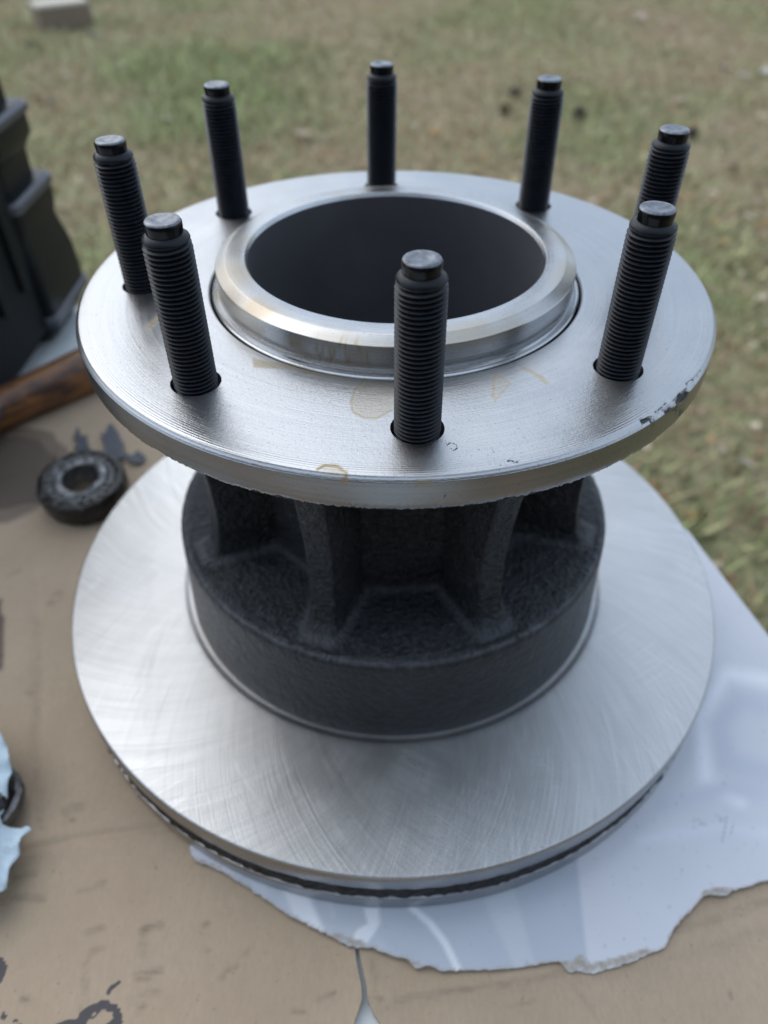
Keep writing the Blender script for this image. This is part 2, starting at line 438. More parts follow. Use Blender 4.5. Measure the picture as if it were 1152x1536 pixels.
slitL = [A2(*q) for q in [(530, 1398), (534, 1440), (542, 1480), (543, 1500), (536, 1520), (530, 1540), (524, 1600)]]
slitR = [A2(*q) for q in [(534, 1398), (541, 1440), (550, 1480), (552, 1500), (560, 1520), (574, 1540), (590, 1600)]]
cb_poly = [np.array(q) for q in [(-.42, -.33), (-.075, -.33)]]+slitL[::-1]+slitR+[np.array(q) for q in
          [(.055, -.33), (.23, -.33), (.235, -.20), (.19, -.02), (.165, .06), (.10, .20), (-.02, .31), (-.16, .312), (-.255, .232), (-.42, .10)]]
fold_h = [A2(-150, 1320), A2(20, 1277), A2(120, 1256), A2(240, 1240), A2(300, 1232)]
fold_v = [A2(52, 830), A2(55, 940), A2(57, 1060), A2(58, 1180), A2(62, 1240)]
fold_r = [A2(560, 1500), A2(700, 1478), A2(830, 1462), A2(960, 1440), A2(1152, 1380), A2(1300, 1340)]
fold_o = [A2(-60, 715), A2(0, 712), A2(60, 700), A2(130, 690)]
slit_mid = [(a+b)/2 for a, b in zip(slitL, slitR)]
def cb_z(P):
    z = (vnoise(P, 22., 21, 3)-.5)*.0012
    z -= .0015*np.exp(-(segdist(P, fold_h)/.0018)**2)
    z -= .0007*np.exp(-(segdist(P, fold_v)/.0035)**2)
    z -= .0008*np.exp(-(segdist(P, fold_o)/.0035)**2)
    d = segdist(P, fold_r); z += .0012*np.exp(-(d/.004)**2)*(.4+vnoise(P, 160., 4))
    ds = segdist(P, slit_mid); z += .0010*np.exp(-(ds/.006)**2)
    return z-.0006
V, F, n = sheet(cb_poly, .0013, .0034, cb_z)
Pp = px(V[:n]); top0 = np.zeros(len(V))
def pmask(items, soft=3.):
    """marks given where the photograph shows them: (kind, points, width_px, strength)"""
    r = np.zeros(len(Pp))
    for kind, pts, wdt, st in items:
        if kind == 'line': d = segdist(Pp, pts)-wdt
        else: d = sdf(Pp, pts)-wdt
        r = np.maximum(r, st*sstep(soft, -soft, d))
    return r
warp = np.stack([vnoise(V[:n, :2], 90., 31), vnoise(V[:n, :2], 90., 32)], 1)-.5
Pp0 = Pp; Pp = Pp+warp*14
oil = pmask([('poly', [(-200, 640), (0, 637), (60, 640), (95, 660), (112, 690), (104, 725), (85, 755), (40, 775), (10, 790), (-200, 800)], 0, .62),
             ('poly', [(-200, 640), (0, 650), (50, 655), (88, 678), (100, 700), (90, 735), (60, 760), (0, 765), (-200, 770)], 0, .78),
             ('poly', [(-60, 900), (2, 905), (5, 960), (4, 1000), (-60, 1000)], 4, .8)], 7.)  # last patch: dark strip at the left edge
smudge = pmask([('line', [(78, 905), (92, 893)], 5, .55), ('line', [(100, 1215), (120, 1208)], 7, .6), ('line', [(108, 1231), (111, 1231)], 2, 1.),
                ('line', [(25, 1318), (50, 1312)], 5, .7), ('line', [(0, 1352), (60, 1345)], 6, .5), ('line', [(215, 1395), (240, 1390)], 6, .9), ('line', [(215, 1408), (212, 1430)], 6, .35),
                ('line', [(205, 1458), (240, 1455)], 5, .8), ('line', [(208, 1470), (225, 1467)], 3, .8), ('line', [(210, 1490), (236, 1484)], 3, .7),
                ('line', [(208, 1517), (216, 1510)], 5, .8), ('line', [(130, 1398), (150, 1392)], 5, .6), ('line', [(140, 1425), (147, 1420)], 7, .6),
                ('line', [(125, 1445), (120, 1520)], 3, .4), ('line', [(133, 1430), (128, 1500)], 2, .4), ('line', [(115, 1340), (160, 1325)], 3, .55), ('line', [(25, 1352), (60, 1340)], 3, .5),
                ('line', [(305, 1383), (312, 1381)], 3, 1.), ('line', [(330, 1465), (345, 1450)], 4, .5), ('line', [(350, 1455), (372, 1430)], 4, .45),
                ('line', [(33, 1500), (40, 1503)], 5, .9), ('line', [(310, 1425), (314, 1427)], 2, .9), ('line', [(440, 1520), (455, 1522)], 3, .8),
                ('line', [(1092, 1480), (1097, 1500)], 1.5, 1.), ('line', [(760, 1510), (800, 1500)], 3, .4), ('line', [(600, 1500), (760, 1475)], 6, .45), ('line', [(770, 1470), (840, 1462)], 5, .4),
                ('line', [(860, 1480), (900, 1530)], 2, .35), ('line', [(1000, 1400), (1152, 1355)], 8, .3), ('line', [(548, 1500), (560, 1490), (575, 1500)], 5, .7),
                ('line', [(480, 1500), (500, 1490)], 4, .6), ('line', [(560, 1440), (566, 1500)], 2, .7),
                ('line', [(45, 1040), (50, 1042)], 4, .5), ('line', [(30, 855), (10, 862)], 4, .4), ('line', [(57, 930), (58, 1080)], 6, .28), ('line', [(52, 1090), (58, 1230)], 7, .2)], 4.)
Pp = Pp0+warp*5
ink = pmask([('line', [(85, 1540), (118, 1534), (135, 1515), (155, 1507), (172, 1515), (177, 1530), (160, 1545)], 6.5, 1.),
             ('line', [(120, 1535), (128, 1522)], 9, .9), ('line', [(140, 1530), (146, 1518)], 3, .7),
             ('line', [(160, 1492), (163, 1485), (172, 1479), (180, 1472)], 2.6, 1.2), ('poly', [(-5, 1432), (3, 1436), (12, 1450), (9, 1460), (4, 1470), (0, 1476), (-20, 1478)], 0, 1.),
             ('poly', [(0, 1518), (8, 1518), (12, 1528), (6, 1531), (0, 1530)], 0, .9), ('line', [(22, 1530), (28, 1536)], 3, .9)], 2.)
pad = lambda a: np.concatenate([a, np.zeros(len(V)-n)])
cb = mesh('cardboard_sheet', V, F, mat_cardboard(), attrs={'oil': pad(oil), 'smudge': pad(smudge), 'ink': pad(ink)}, sharp=50)
tag(cb, 'flattened brown cardboard with oil stains and creases covering the table top', 'cardboard')

# printed white board, torn along the front
zt = .0030
B2 = lambda u, v: at(u, v, zt)[:2]
torn = [(215, 1198), (203, 1192), (196, 1180), (190, 1170), (230, 1160), (300, 1235), (283, 1270), (286, 1282), (292, 1291), (312, 1297), (330, 1305), (345, 1314), (352, 1321), (368, 1328), (384, 1340), (400, 1349),
        (420, 1364), (440, 1377), (455, 1383), (480, 1397), (497, 1404), (513, 1414), (526, 1419), (545, 1421), (558, 1420), (572, 1428), (590, 1434), (607, 1437), (613, 1439), (618, 1447), (624, 1453),
        (634, 1450), (646, 1449), (653, 1451), (658, 1455), (666, 1457), (676, 1455), (700, 1454), (722, 1455), (750, 1453), (775, 1452), (800, 1447), (822, 1444), (839, 1441), (844, 1445), (849, 1454), (857, 1459),
        (866, 1455), (880, 1459), (897, 1457), (925, 1450), (953, 1441), (972, 1430), (985, 1427), (998, 1421), (1004, 1407), (1012, 1391), (1024, 1378), (1037, 1365), (1048, 1352), (1056, 1343), (1066, 1341),
        (1080, 1343), (1090, 1343), (1100, 1334), (1118, 1331), (1135, 1324), (1152, 1320), (1190, 1312), (1260, 1280)]
ptorn = [B2(*q) for q in torn]
edge_dir = B2(1060, 832)-B2(1152, 952)
c_fr = B2(1152, 952)-edge_dir*1.9
c_bk = B2(1060, 832)+edge_dir*.35
wb_poly = ptorn+[c_fr, c_bk, np.array([.05, .13]), np.array([-.09, .06]), np.array([-.10, -.05])]
def resample(L, d, amp, seed):
    L = [np.asarray(q) for q in L]; rg = np.random.default_rng(seed); o_ = []
    for a, b in zip(L[:-1], L[1:]):
        k = max(1, int(np.hypot(*(b-a))/d))
        for i in range(k): o_.append(a+(b-a)*i/k+(rg.normal(0, amp, 2) if i else 0))
    o_.append(L[-1]); return o_
ptorn_r = resample(ptorn, .0012, .00022, 5)
wb_poly = ptorn_r+wb_poly[len(ptorn):]
def wb_z(P):
    d = segdist(P, ptorn)
    z = zt-.0003+(vnoise(P, 16., 41, 2)-.5)*.0007
    e = np.exp(-(d/.004)**2)
    return z+e*(vnoise(P, 120., 44, 2)-.55)*.0014
V, F, n = sheet(wb_poly, .0011, .0022, wb_z)
P = V[:n, :2]; Pp = px(V[:n])
# flat print and painted wrinkle shading, defined on the board: broad swooshes and grey fields
prn = np.ones((n, 3))*np.array([.60, .615, .665])
def field(col, poly, soft=5.):
    global prn
    k = sstep(soft, -soft, sdf(Pp, poly))[:, None]; prn = prn*(1-k)+np.array(col)*k
def stroke(col, line, wdt, soft=3.):
    global prn
    k = sstep(soft, -soft, segdist(Pp, line)-wdt)[:, None]; prn = prn*(1-k)+np.array(col)*k
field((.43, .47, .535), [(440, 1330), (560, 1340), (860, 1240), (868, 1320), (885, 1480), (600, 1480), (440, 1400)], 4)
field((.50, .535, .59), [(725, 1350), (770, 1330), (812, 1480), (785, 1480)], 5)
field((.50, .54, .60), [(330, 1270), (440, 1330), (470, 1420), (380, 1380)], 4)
stroke((.74, .765, .80), [(618, 1362), (645, 1385), (668, 1415), (690, 1460)], 5)
field((.72, .745, .79), [(545, 1362), (568, 1362), (570, 1385), (560, 1402), (548, 1418), (527, 1410), (535, 1395), (552, 1385)], 3)
stroke((.72, .745, .79), [(440, 1330), (470, 1400)], 16, 5)
stroke((.48, .51, .56), [(487, 1345), (497, 1360), (500, 1375)], 4, 3)
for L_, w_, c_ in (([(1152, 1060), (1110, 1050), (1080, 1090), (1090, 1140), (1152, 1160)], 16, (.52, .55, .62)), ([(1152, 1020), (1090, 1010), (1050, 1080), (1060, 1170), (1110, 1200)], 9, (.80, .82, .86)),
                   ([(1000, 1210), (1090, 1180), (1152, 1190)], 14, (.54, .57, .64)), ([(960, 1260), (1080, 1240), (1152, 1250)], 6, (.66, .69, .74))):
    stroke(c_, L_, w_, 14)  # right-hand swooshes: print with grey wrinkle shading painted in
for L_, w_ in (([(1075, 1222), (1082, 1232), (1090, 1226), (1087, 1245), (1083, 1262)], 1.1), ([(1100, 1235), (1096, 1252)], .8), ([(1045, 1228), (1060, 1238)], .8), ([(1040, 1240), (1056, 1236)], .6)):
    stroke((.38, .40, .46), L_, w_, 1.6)
dt = segdist(Pp, torn)
tornk = np.zeros(n)
for L_, w_ in (([(846, 1448), (860, 1452), (870, 1440), (880, 1450)], 7), ([(885, 1451), (930, 1440), (970, 1427)], 5), ([(1058, 1340), (1075, 1336), (1090, 1336)], 5), ([(500, 1402), (545, 1416)], 3.5), ([(618, 1445), (626, 1448)], 4), ([(290, 1288), (330, 1302)], 2), ([(1003, 1408), (1034, 1366)], 1.5)):
    tornk = np.maximum(tornk, sstep(1.8, -1.8, segdist(Pp, L_)-w_))
tornk = np.maximum(tornk, sstep(2.6, .8, dt)*.75)
def mat_print():
    m = NM('printed_board'); o = m.obj()
    gr = m.noise(o, 500., 3, .6); cl = m.noise(o, 30., 4)
    col = m.mix(.12, m.attrc('print_col'), m.mix(m.mapr(cl, .3, .7), (.45, .47, .52), (.75, .77, .80)))
    col = m.mix(m.math('MULTIPLY', m.mapr(m.noise(o, 330., 2), .66, .72), .35), col, (.35, .35, .38))
    col = m.mix(m.attr('torn'), col, m.mix(m.mapr(gr, .3, .7), (.30, .265, .225), (.47, .44, .40)))
    m.p(Base_Color=col, Roughness=m.math('ADD', .42, m.math('MULTIPLY', m.attr('torn'), .4)), Specular_IOR_Level=.4, Normal=m.bump(m.math('ADD', gr, m.attr('torn')), .18, .0004))
    return m.m
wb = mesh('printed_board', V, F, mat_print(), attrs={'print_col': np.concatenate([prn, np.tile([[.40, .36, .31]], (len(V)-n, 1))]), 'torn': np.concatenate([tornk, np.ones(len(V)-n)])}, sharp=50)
tag(wb, 'torn piece of white and grey printed cardboard lying under the brake disc', 'cardboard')

# ------------------------------------------------------------------ brake rotor and hub
U = .1                                                   # bolt circle radius in metres
hub = empty('brake_rotor_hub', (0, 0, ROOT_Z))
tag(hub, 'machined steel brake disc with eight-stud wheel hub standing on torn white board', 'brake rotor')
zl = lambda z: (z+1.9618)*U                              # flange-relative height to hub-local
def prof(*pts): return [(r*U, zl(z)) for r, z in pts]
A0 = -1.50174                                            # angle of the front stud
SA = [A0-k*math.pi/4 for k in range(8)]

# flange: polar grid with real holes
NT = 1500
TH = np.linspace(0, 2*np.pi, NT, endpoint=False)
rr = np.concatenate([[.737, .742], np.linspace(.75, 1.205, 92), [1.212, 1.219, 1.2225]])
zz_ = np.zeros(len(rr)); zz_[0] = -.006; zz_[-3:] = (-.0005, -.0012, -.0022)
rim = [(1.2240, -.0035), (1.2364, -.0165), (1.2374, -.018), (1.2374, -.035), (1.2374, -.055), (1.2374, -.075), (1.2372, -.095), (1.2366, -.108), (1.232, -.120), (1.222, -.126), (1.20, -.128)]
RR = np.concatenate([rr, [a for a, b in rim]]); ZZ = np.concatenate([zz_, [b for a, b in rim]])
Vp = np.stack([RR[:, None]*np.cos(TH), RR[:, None]*np.sin(TH), np.repeat(ZZ[:, None], NT, 1)], -1)
nr = len(RR)
# rough cast lower edge
jag = np.interp(np.arange(NT), np.arange(0, NT, 3), RNG.normal(0, 1, 500))*.5+np.interp(np.arange(NT), np.arange(0, NT, 14), RNG.normal(0, 1, 108))*.6
for i in range(nr-4, nr):
    k = (i-(nr-5))/3.
    Vp[i, :, 2] += np.clip(jag+RNG.normal(0, .5, NT), -1.8, 1.3)*.0056*min(k, 1)
    Vp[i, :, :2] *= (1-np.abs(jag)*.0016*min(k, 1))[:, None]
Vp = Vp.reshape(-1, 3)
F = gridfaces(nr, NT)[:, ::-1]
hr = .0835
kill = np.zeros(len(Vp), bool)
for a in SA:
    c = np.array([math.cos(a), math.sin(a)]); d = np.hypot(*(Vp[:, :2]-c).T)
    ins = (d < hr) & (Vp[:, 2] > -.01)
    kill |= ins & (d < hr-.0042)
    sn = (d < hr+.0008) & ~kill & (Vp[:, 2] > -.01)
    Vp[sn, :2] = c+(Vp[sn, :2]-c)/d[sn, None]*hr
bad = kill[F].any(1)
F = F[~bad]
used = np.unique(F); rem = np.full(len(Vp), -1); rem[used] = np.arange(len(used)); F = rem[F]; Vp = Vp[used]
Vw = Vp*U+[0, 0, PLATE_Z]
Pp = px(Vw)
front = (Vw[:, 1] < .06)
# torn casting flaw on the rim at the right
wn_ = (np.stack([vnoise(Vp[:, :2]+Vp[:, 2:3], 9., 51), vnoise(Vp[:, :2]-Vp[:, 2:3], 9., 52)], 1)-.5)
Pq = Pp+wn_*26
def marks(items, soft=2.2, P_=None):
    P_ = Pp if P_ is None else P_
    r = np.zeros(len(P_))
    for kind, pts, w_, s_ in items:
        d = (segdist(P_, pts) if kind == 'line' else sdf(P_, pts))-w_
        r = np.maximum(r, s_*sstep(soft, -soft, d))
    return r
flaw = marks([('poly', [(1012, 603), (1020, 594), (1034, 586), (1041, 590), (1034, 602), (1022, 609)], -1, 1.), ('line', [(968, 633), (978, 627)], 4, .9), ('line', [(1000, 612), (1030, 622)], 4, .7),
              ('line', [(1040, 580), (1056, 560)], 2, .7), ('line', [(985, 610), (1003, 600)], 2.5, .6)], 3., Pq)*front
dark = np.maximum(flaw, marks([('line', [(671, 668), (676, 664), (682, 666)], .9, .9), ('line', [(684, 668), (686, 673), (680, 676), (675, 672)], .9, .9), ('line', [(762, 691), (776, 693)], 2.6, .6), ('line', [(745, 697), (760, 699)], 1, .8),
                               ('line', [(735, 665), (742, 682)], .9, .7), ('line', [(668, 660), (672, 672)], .8, .5), ('line', [(671, 735), (671, 752)], .6, .7), ('line', [(655, 752), (667, 746)], 1.5, .9), ('line', [(657, 755), (666, 756)], 1, .8),
                               ('line', [(367, 715), (362, 728)], 1, .55), ('line', [(420, 712), (440, 735)], 1, .45), ('line', [(380, 690), (374, 699)], .8, .7), ('line', [(322, 545), (345, 548)], 1.2, .5), ('line', [(387, 733), (390, 726)], 1, .5)]))
stain = marks([('line', [(548, 568), (532, 585), (527, 603), (530, 618), (545, 626), (565, 627), (588, 615)], 1.3, 1.), ('poly', [(550, 568), (528, 603), (535, 622), (562, 626), (590, 614), (592, 570)], 0, .35),
               ('poly', [(380, 538), (462, 551), (470, 557), (381, 550)], 0, .65), ('line', [(380, 538), (381, 550), (440, 553)], 1., .8), ('poly', [(455, 556), (560, 566), (520, 568), (458, 562)], 0, .55),
               ('line', [(476, 704), (488, 698), (505, 699), (519, 709), (521, 720)], 2., 1.2), ('poly', [(478, 704), (500, 698), (520, 712), (500, 712)], 0, .4), ('line', [(520, 716), (516, 722)], 4, 1.1), ('line', [(625, 722), (645, 721)], 4, .8),
               ('line', [(742, 560), (765, 575), (742, 602), (740, 575), (745, 560)], 1.1, .75), ('poly', [(742, 560), (765, 575), (742, 602)], 0, .25), ('line', [(742, 563), (739, 595)], 2.5, .6),
               ('poly', [(778, 548), (795, 553), (815, 565), (826, 577), (818, 577), (800, 562), (782, 553)], 0, .6), ('line', [(223, 491), (240, 474)], 4, .8), ('line', [(330, 722), (338, 726)], 2, .7)], 2.0)*front
Vp2 = Vp.copy()
push = flaw*(.4+vnoise(Vp[:, :2], 60., 61, 2))
rad = np.hypot(Vp[:, 0], Vp[:, 1])
Vp2[:, :2] *= (1-push*.006)[:, None]; Vp2[:, 2] -= push*.006*(Vp[:, 2] > -.02)
flange = mesh('wheel_flange', Vp2*U+[0, 0, zl(0)], F, M_TURN, hub, attrs={'stain': stain, 'dark': dark}, sharp=22)
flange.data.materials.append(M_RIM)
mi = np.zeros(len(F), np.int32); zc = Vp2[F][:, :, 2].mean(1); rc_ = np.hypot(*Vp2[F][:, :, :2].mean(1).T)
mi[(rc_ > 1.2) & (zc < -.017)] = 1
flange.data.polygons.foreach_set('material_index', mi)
# hole walls
hole0 = None
for a in SA:
    loc_ = (U*math.cos(a), U*math.sin(a), zl(0))
    if hole0 is None:
        V, F2 = lathe([(hr, 0.0), (hr*.985, -.004), (hr*.98, -.125)], 48)
        hole0 = mesh('stud_hole', V*U, F2[:, ::-1], M_BORE, flange, loc=loc_)
    else:
        h_ = hole0.copy(); link(h_, flange); h_.location = loc_

# pilot ring and bore
pr = prof((.577, .108), (.5845, .1215), (.5865, .1235), (.589, .1240), (.659, .1240), (.6605, .1236), (.6985, .1020), (.7002, .1000), (.7012, .0975), (.7012, .062), (.7012, .040), (.6995, .0385), (.6985, .0370), (.698, .010), (.699, .000), (.704, -.008), (.710, -.006), (.716, -.001), (.722, .0), (.727, -.004), (.730, -.012), (.731, -.05))
V, F = lathe(pr, 720)
Vw = V+[0, 0, ROOT_Z]; Pp = px(Vw); fr = Vw[:, 1] < .02
wv = np.stack([vnoise(V[:, :2]/U, 8., 71), vnoise(V[:, :2]/U, 8., 72)], 1)-.5
st = marks([('line', [(428, 500), (442, 520), (450, 522)], 2, .8), ('line', [(470, 512), (480, 535), (490, 512)], 1.6, .9), ('line', [(492, 515), (497, 538), (506, 520), (512, 512)], 2.2, .9), ('line', [(517, 515), (520, 540), (540, 550), (553, 545), (548, 525), (530, 515)], 1.6, 1.),
            ('poly', [(517, 518), (525, 545), (550, 548), (548, 525)], 0, .45), ('poly', [(428, 502), (445, 505), (455, 522), (445, 522)], 0, .5), ('line', [(330, 440), (360, 475), (390, 495)], 9, .4), ('line', [(440, 470), (500, 487), (560, 492)], 5, .35), ('line', [(430, 505), (520, 515), (590, 520)], 4, .4), ('line', [(503, 500), (512, 512)], 1., .8)], 2., Pp)*fr
st = np.maximum(st, .55*sstep(.5, .72, vnoise(V[:, :2]/U, 3.2, 73))*(V[:, 2] > zl(.08)))
cz = (np.hypot(V[:, 0], V[:, 1]) > .0655)*(V[:, 2] > zl(.099))
st = np.maximum(st, cz*(.16+.5*sstep(.4, .75, vnoise(V[:, :2]/U, 4.5, 74))))
mesh('pilot_ring', V, F, M_RING, hub, attrs={'stain': st, 'dark': np.zeros(len(V))}, sharp=12)
V, F = lathe(prof((.5765, .1072), (.5765, -.55), (.56, -.56), (.50, -.565), (.50, -1.2), (.56, -1.22), (.56, -1.9)), 192)
mesh('hub_bore', V, F[:, ::-1][:, ::-1], M_BORE, hub)

# casting: star-shaped barrel with eight ribs, floor and drum
RA = [A0+math.radians(22.5)-k*math.pi/4 for k in range(8)]
def rib_front(z):
    t = np.clip((z+1.16)/1.03, 0, 1)
    return .935-.030*np.sin(np.pi*np.clip(t/.62, 0, 1))*(t < .62)+.16*np.clip((t-.55)/.45, 0, 1)**2.2
off = np.radians(np.concatenate([[0, 1.5, 2.6, 3.2, 3.5, 3.7, 4.3, 5.4, 6.3, 7.0, 7.5, 8.2, 9.2], np.linspace(10.4, 22.5, 8)]))
offs = np.concatenate([-off[::-1][:-1], off])[:-1]       # one 45 degree sector
ths = np.concatenate([ra+offs for ra in RA[::-1]])
lo_ = np.tile(np.abs(offs), 8)
def barrel_r(z, dil):
    rf = rib_front(z); d = np.degrees(lo_); ap = .632+dil
    wall = ap/np.cos(np.clip(np.radians(22.5)-lo_, -.4, .4)*.9)
    ce = 3.55+np.degrees(dil)*.9/.93; co = 6.9+np.degrees(dil)*.9/.66
    face = rf+dil
    t = np.clip((d-ce)/(co-ce), 0, 1)
    side = face*(1-t)+wall*t
    edge = np.clip((ce-d)/1.2, 0, 1)                     # rounded rib corners
    face = rf+dil*(1+1.3*np.clip((ce-d)/1.5, 0, 1))
    r = np.where(d <= ce, face-.005*(1-edge)**3, side-.005*(1-t)**10)
    return np.where(d >= co, wall, r)
rows = []
for z, dil in [(-.118, .05), (-.15, .03), (-.18, .015), (-.23, .004)]+[(z, 0.) for z in np.linspace(-.3, -1.02, 13)]+[(-1.09, .001), (-1.118, .004), (-1.136, .012), (-1.149, .023), (-1.158, .038), (-1.1615, .052)]:
    r = barrel_r(z, dil); r = np.minimum(r, 1.015 if z < -.6 else 1.2)
    rows.append(np.stack([r*np.cos(ths), r*np.sin(ths), np.full(len(ths), z)], -1))
nb = len(rows)
last = np.hypot(rows[-1][:, 0], rows[-1][:, 1])
for k in np.linspace(.12, 1, 10):
    r = last*(1-k)+1.035*k
    rows.append(np.stack([r*np.cos(ths), r*np.sin(ths), np.full(len(ths), -1.1625)], -1))
for r_, z_ in ((1.047, -1.164), (1.056, -1.170), (1.0625, -1.182), (1.065, -1.20), (1.067, -1.24), (1.073, -1.36), (1.079, -1.48), (1.0845, -1.58), (1.087, -1.63), (1.088, -1.66)):
    rows.append(np.stack([r_*np.cos(ths), r_*np.sin(ths), np.full(len(ths), z_)], -1))
G = np.stack(rows)                                       # rows x columns
nrow, ncol = G.shape[:2]
rim_i = nb+10
jg = RNG.normal(0, 1, ncol)
for i, k in ((rim_i-1, .5), (rim_i, 1.), (rim_i+1, 1.), (rim_i+2, .6)):
    G[i, :, 2] += jg*.0022*k; G[i, :, :2] *= (1+RNG.normal(0, 1, ncol)*.0014*k)[:, None]
Fq = gridfaces(nrow, ncol)[:, ::-1]
ri = np.arange(len(Fq))//ncol; ci = np.arange(len(Fq)) % ncol
isrib = (np.degrees(lo_)[ci] < 8.3) & (np.degrees(np.roll(lo_, -1))[ci] < 8.3) & (ri < nb-1)
Gv = G.reshape(-1, 3)*U+[0, 0, zl(0)]
EG = np.zeros((nrow, ncol)); EG[nb-4:nb, :] = np.array([.05, .9, .6, .0])[:, None]*(.35+.65*vnoise(np.stack([ths*3, ths*0], 1), 2., 95))
EG[nb-5:nb+1, :] = np.maximum(EG[nb-5:nb+1, :], .12*(np.degrees(lo_) < 4.2)[None, :])
EG[rim_i-1:rim_i+2, :] = np.array([.5, .9, .5])[:, None]*(.4+.6*RNG.random(ncol))
EG = EG.ravel()
def submesh(name, Fs, mat, parent):
    used = np.unique(Fs); rem = np.full(len(Gv), -1); rem[used] = np.arange(len(used))
    return mesh(name, Gv[used], rem[Fs], mat, parent, attrs={'edge': EG[used]}, sharp=38)
nl = len(offs)
barrel = submesh('hub_casting', Fq[~isrib & (ri < rim_i)], M_CAST, hub)
for k in range(8):
    submesh('rib', Fq[isrib & (ci//nl == k)], M_CAST, barrel)
submesh('drum_wall', Fq[~isrib & (ri >= rim_i)], M_CASTW, hub)
V, F = lathe(prof((1.219, -.1245), (1.215, -.140), (1.17, -.150), (.62, -.152)), 240)
V[:240, 2] += RNG.normal(0, .00035, 240)
mesh('flange_underside', V, F, M_CAST, hub)

# ventilated disc
R0 = 1.7046
V, F = lathe(prof((1.075, -1.652), (1.10, -1.654), (1.113, -1.652), (1.124, -1.647), (1.135, -1.6458), *[(r, -1.6458) for r in np.linspace(1.16, 1.68, 14)], (1.694, -1.6458), (1.6985, -1.648), (1.7025, -1.653), (R0, -1.660), (R0, -1.70), (R0, -1.757), (1.703, -1.7625), (1.69, -1.765), (1.60, -1.779)), 720)
V = V.reshape(-1, 720, 3)
V[-4:-1, :, 2] += (np.interp(np.arange(720), np.arange(0, 720, 2), RNG.normal(0, 1, 360))*np.array([[.6], [1.], [1.]]))*.00028; V = V.reshape(-1, 3)
fr_top = mesh('friction_ring', V, F, M_DISC, hub, sharp=25)
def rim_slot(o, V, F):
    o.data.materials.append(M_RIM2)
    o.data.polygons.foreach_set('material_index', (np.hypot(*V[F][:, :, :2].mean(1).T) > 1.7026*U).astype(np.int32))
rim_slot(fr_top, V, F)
V, F = lathe(prof((1.60, -1.860), (1.69, -1.861), (1.703, -1.863), (R0, -1.868), (R0, -1.90), (R0, -1.952), (1.70, -1.9600), (1.69, -1.9618), (1.2, -1.9618), (.9, -1.9618)), 480)
rim_slot(mesh('friction_ring', V, F, M_DISC, hub, sharp=25), V, F)
V, F = lathe(prof((1.700, -1.770), (1.699, -1.785), (1.700, -1.80), (1.699, -1.815), (1.700, -1.83), (1.699, -1.845), (1.700, -1.858)), 480)
V[:, :2] *= (1+RNG.normal(0, .0017, len(V)))[:, None]
core = mesh('vent_core', V, F, M_CASTDK, hub)
# wheel studs
def mat_stud():
    m = NM('black_phosphate_stud'); o = m.obj()
    n1 = m.noise(o, 700., 3, .6); cr = m.attr('crest')
    wear = m.math('MULTIPLY', cr, m.mapr(m.noise(o, 380., 3, .6), .35, .7, .25, 1.))
    col = m.mix(wear, (.004, .0044, .0060), (.019, .023, .033))
    m.p(Base_Color=col, Roughness=m.mapr(n1, .3, .7, .30, .42), Specular_IOR_Level=.24, Normal=m.bump(n1, .08, .0002))
    return m.m
M_STUD = mat_stud()
M_TIP = simple('stud_tip_black', (.004, .004, .005), .25, 0, 300., .4, (900., .06, .0002), .28)
M_TIPTOP = simple('stud_tip_face', (.17, .18, .20), .34, .7, 420., .5, (700., .12, .0003))
seg, turns, pitch_, z0, rc, rt = 48, 37, .0015, -.008, .00722, .00625
k = np.arange(seg*turns+1); ph = 2*np.pi*k/seg; zb = z0+pitch_*k/seg
fade = 1-sstep(.0448, .0485, zb)*.6
rcv = rt+(rc-rt)*fade
V = np.zeros((len(k), 4, 3))
for j, (r_, dz, ) in enumerate(((rt, 0.), (None, .44), (None, .56), (rt, .97))):
    rj = rcv if r_ is None else np.full(len(k), r_)
    V[:, j] = np.stack([rj*np.cos(ph), rj*np.sin(ph), zb+dz*pitch_], -1)
V = V.reshape(-1, 3); Fs = []
i0 = np.arange(len(k)-1)*4
for j in range(3): Fs.append(np.stack([i0+j, i0+4+j, i0+5+j, i0+1+j], 1))
i1 = np.arange(len(k)-1-seg)*4
Fs.append(np.stack([i1+3, i1+7, i1+4*seg+4, i1+4*seg], 1))
Fst = np.concatenate(Fs)
crest = np.tile([0., 1., 1., 0.], len(k))
Vc, Fc = lathe([(.0, .0502), (.0051, .0502), (.0056, .0500), (.0067, .0491), (.00692, .0484), (.0060, .0472)], 48)
Vst = np.concatenate([V, Vc]); Fst = np.concatenate([Fst, Fc+len(V)]); crest = np.concatenate([crest, np.full(len(Vc), .55)])
Vt, Ft = lathe([(.00520, .05345), (.00540, .05310), (.00540, .0522), (.0053, .0509), (.0052, .0499)], 48)
Vf, Ff = lathe([(.0, .05345), (.0010, .05346), (.0022, .05355), (.0030, .05382), (.0035, .05395), (.0046, .05398), (.0050, .05385), (.00521, .05344)], 48)
Vr, Fr = Vf, Ff
proto = None
for i, a in enumerate(SA):
    tilt = (RNG.normal(0, .006), RNG.normal(0, .006), RNG.random()*6.28)
    loc = (U*math.cos(a), U*math.sin(a), zl(0))
    if proto is None:
        proto = mesh('wheel_stud', Vst, Fst, M_STUD, hub, attrs={'crest': crest}, sharp=40, loc=loc)
        t1 = mesh('stud_tip', Vt, Ft, M_TIP, proto, sharp=30)
        t2 = mesh('stud_tip_face', Vr, Fr, M_TIPTOP, proto, sharp=50)
        proto.rotation_euler = tilt
    else:
        c = proto.copy(); link(c); c.parent = hub; c.location = loc; c.rotation_euler = tilt
        for ch in (t1, t2):
            d = ch.copy(); link(d); d.parent = c
    
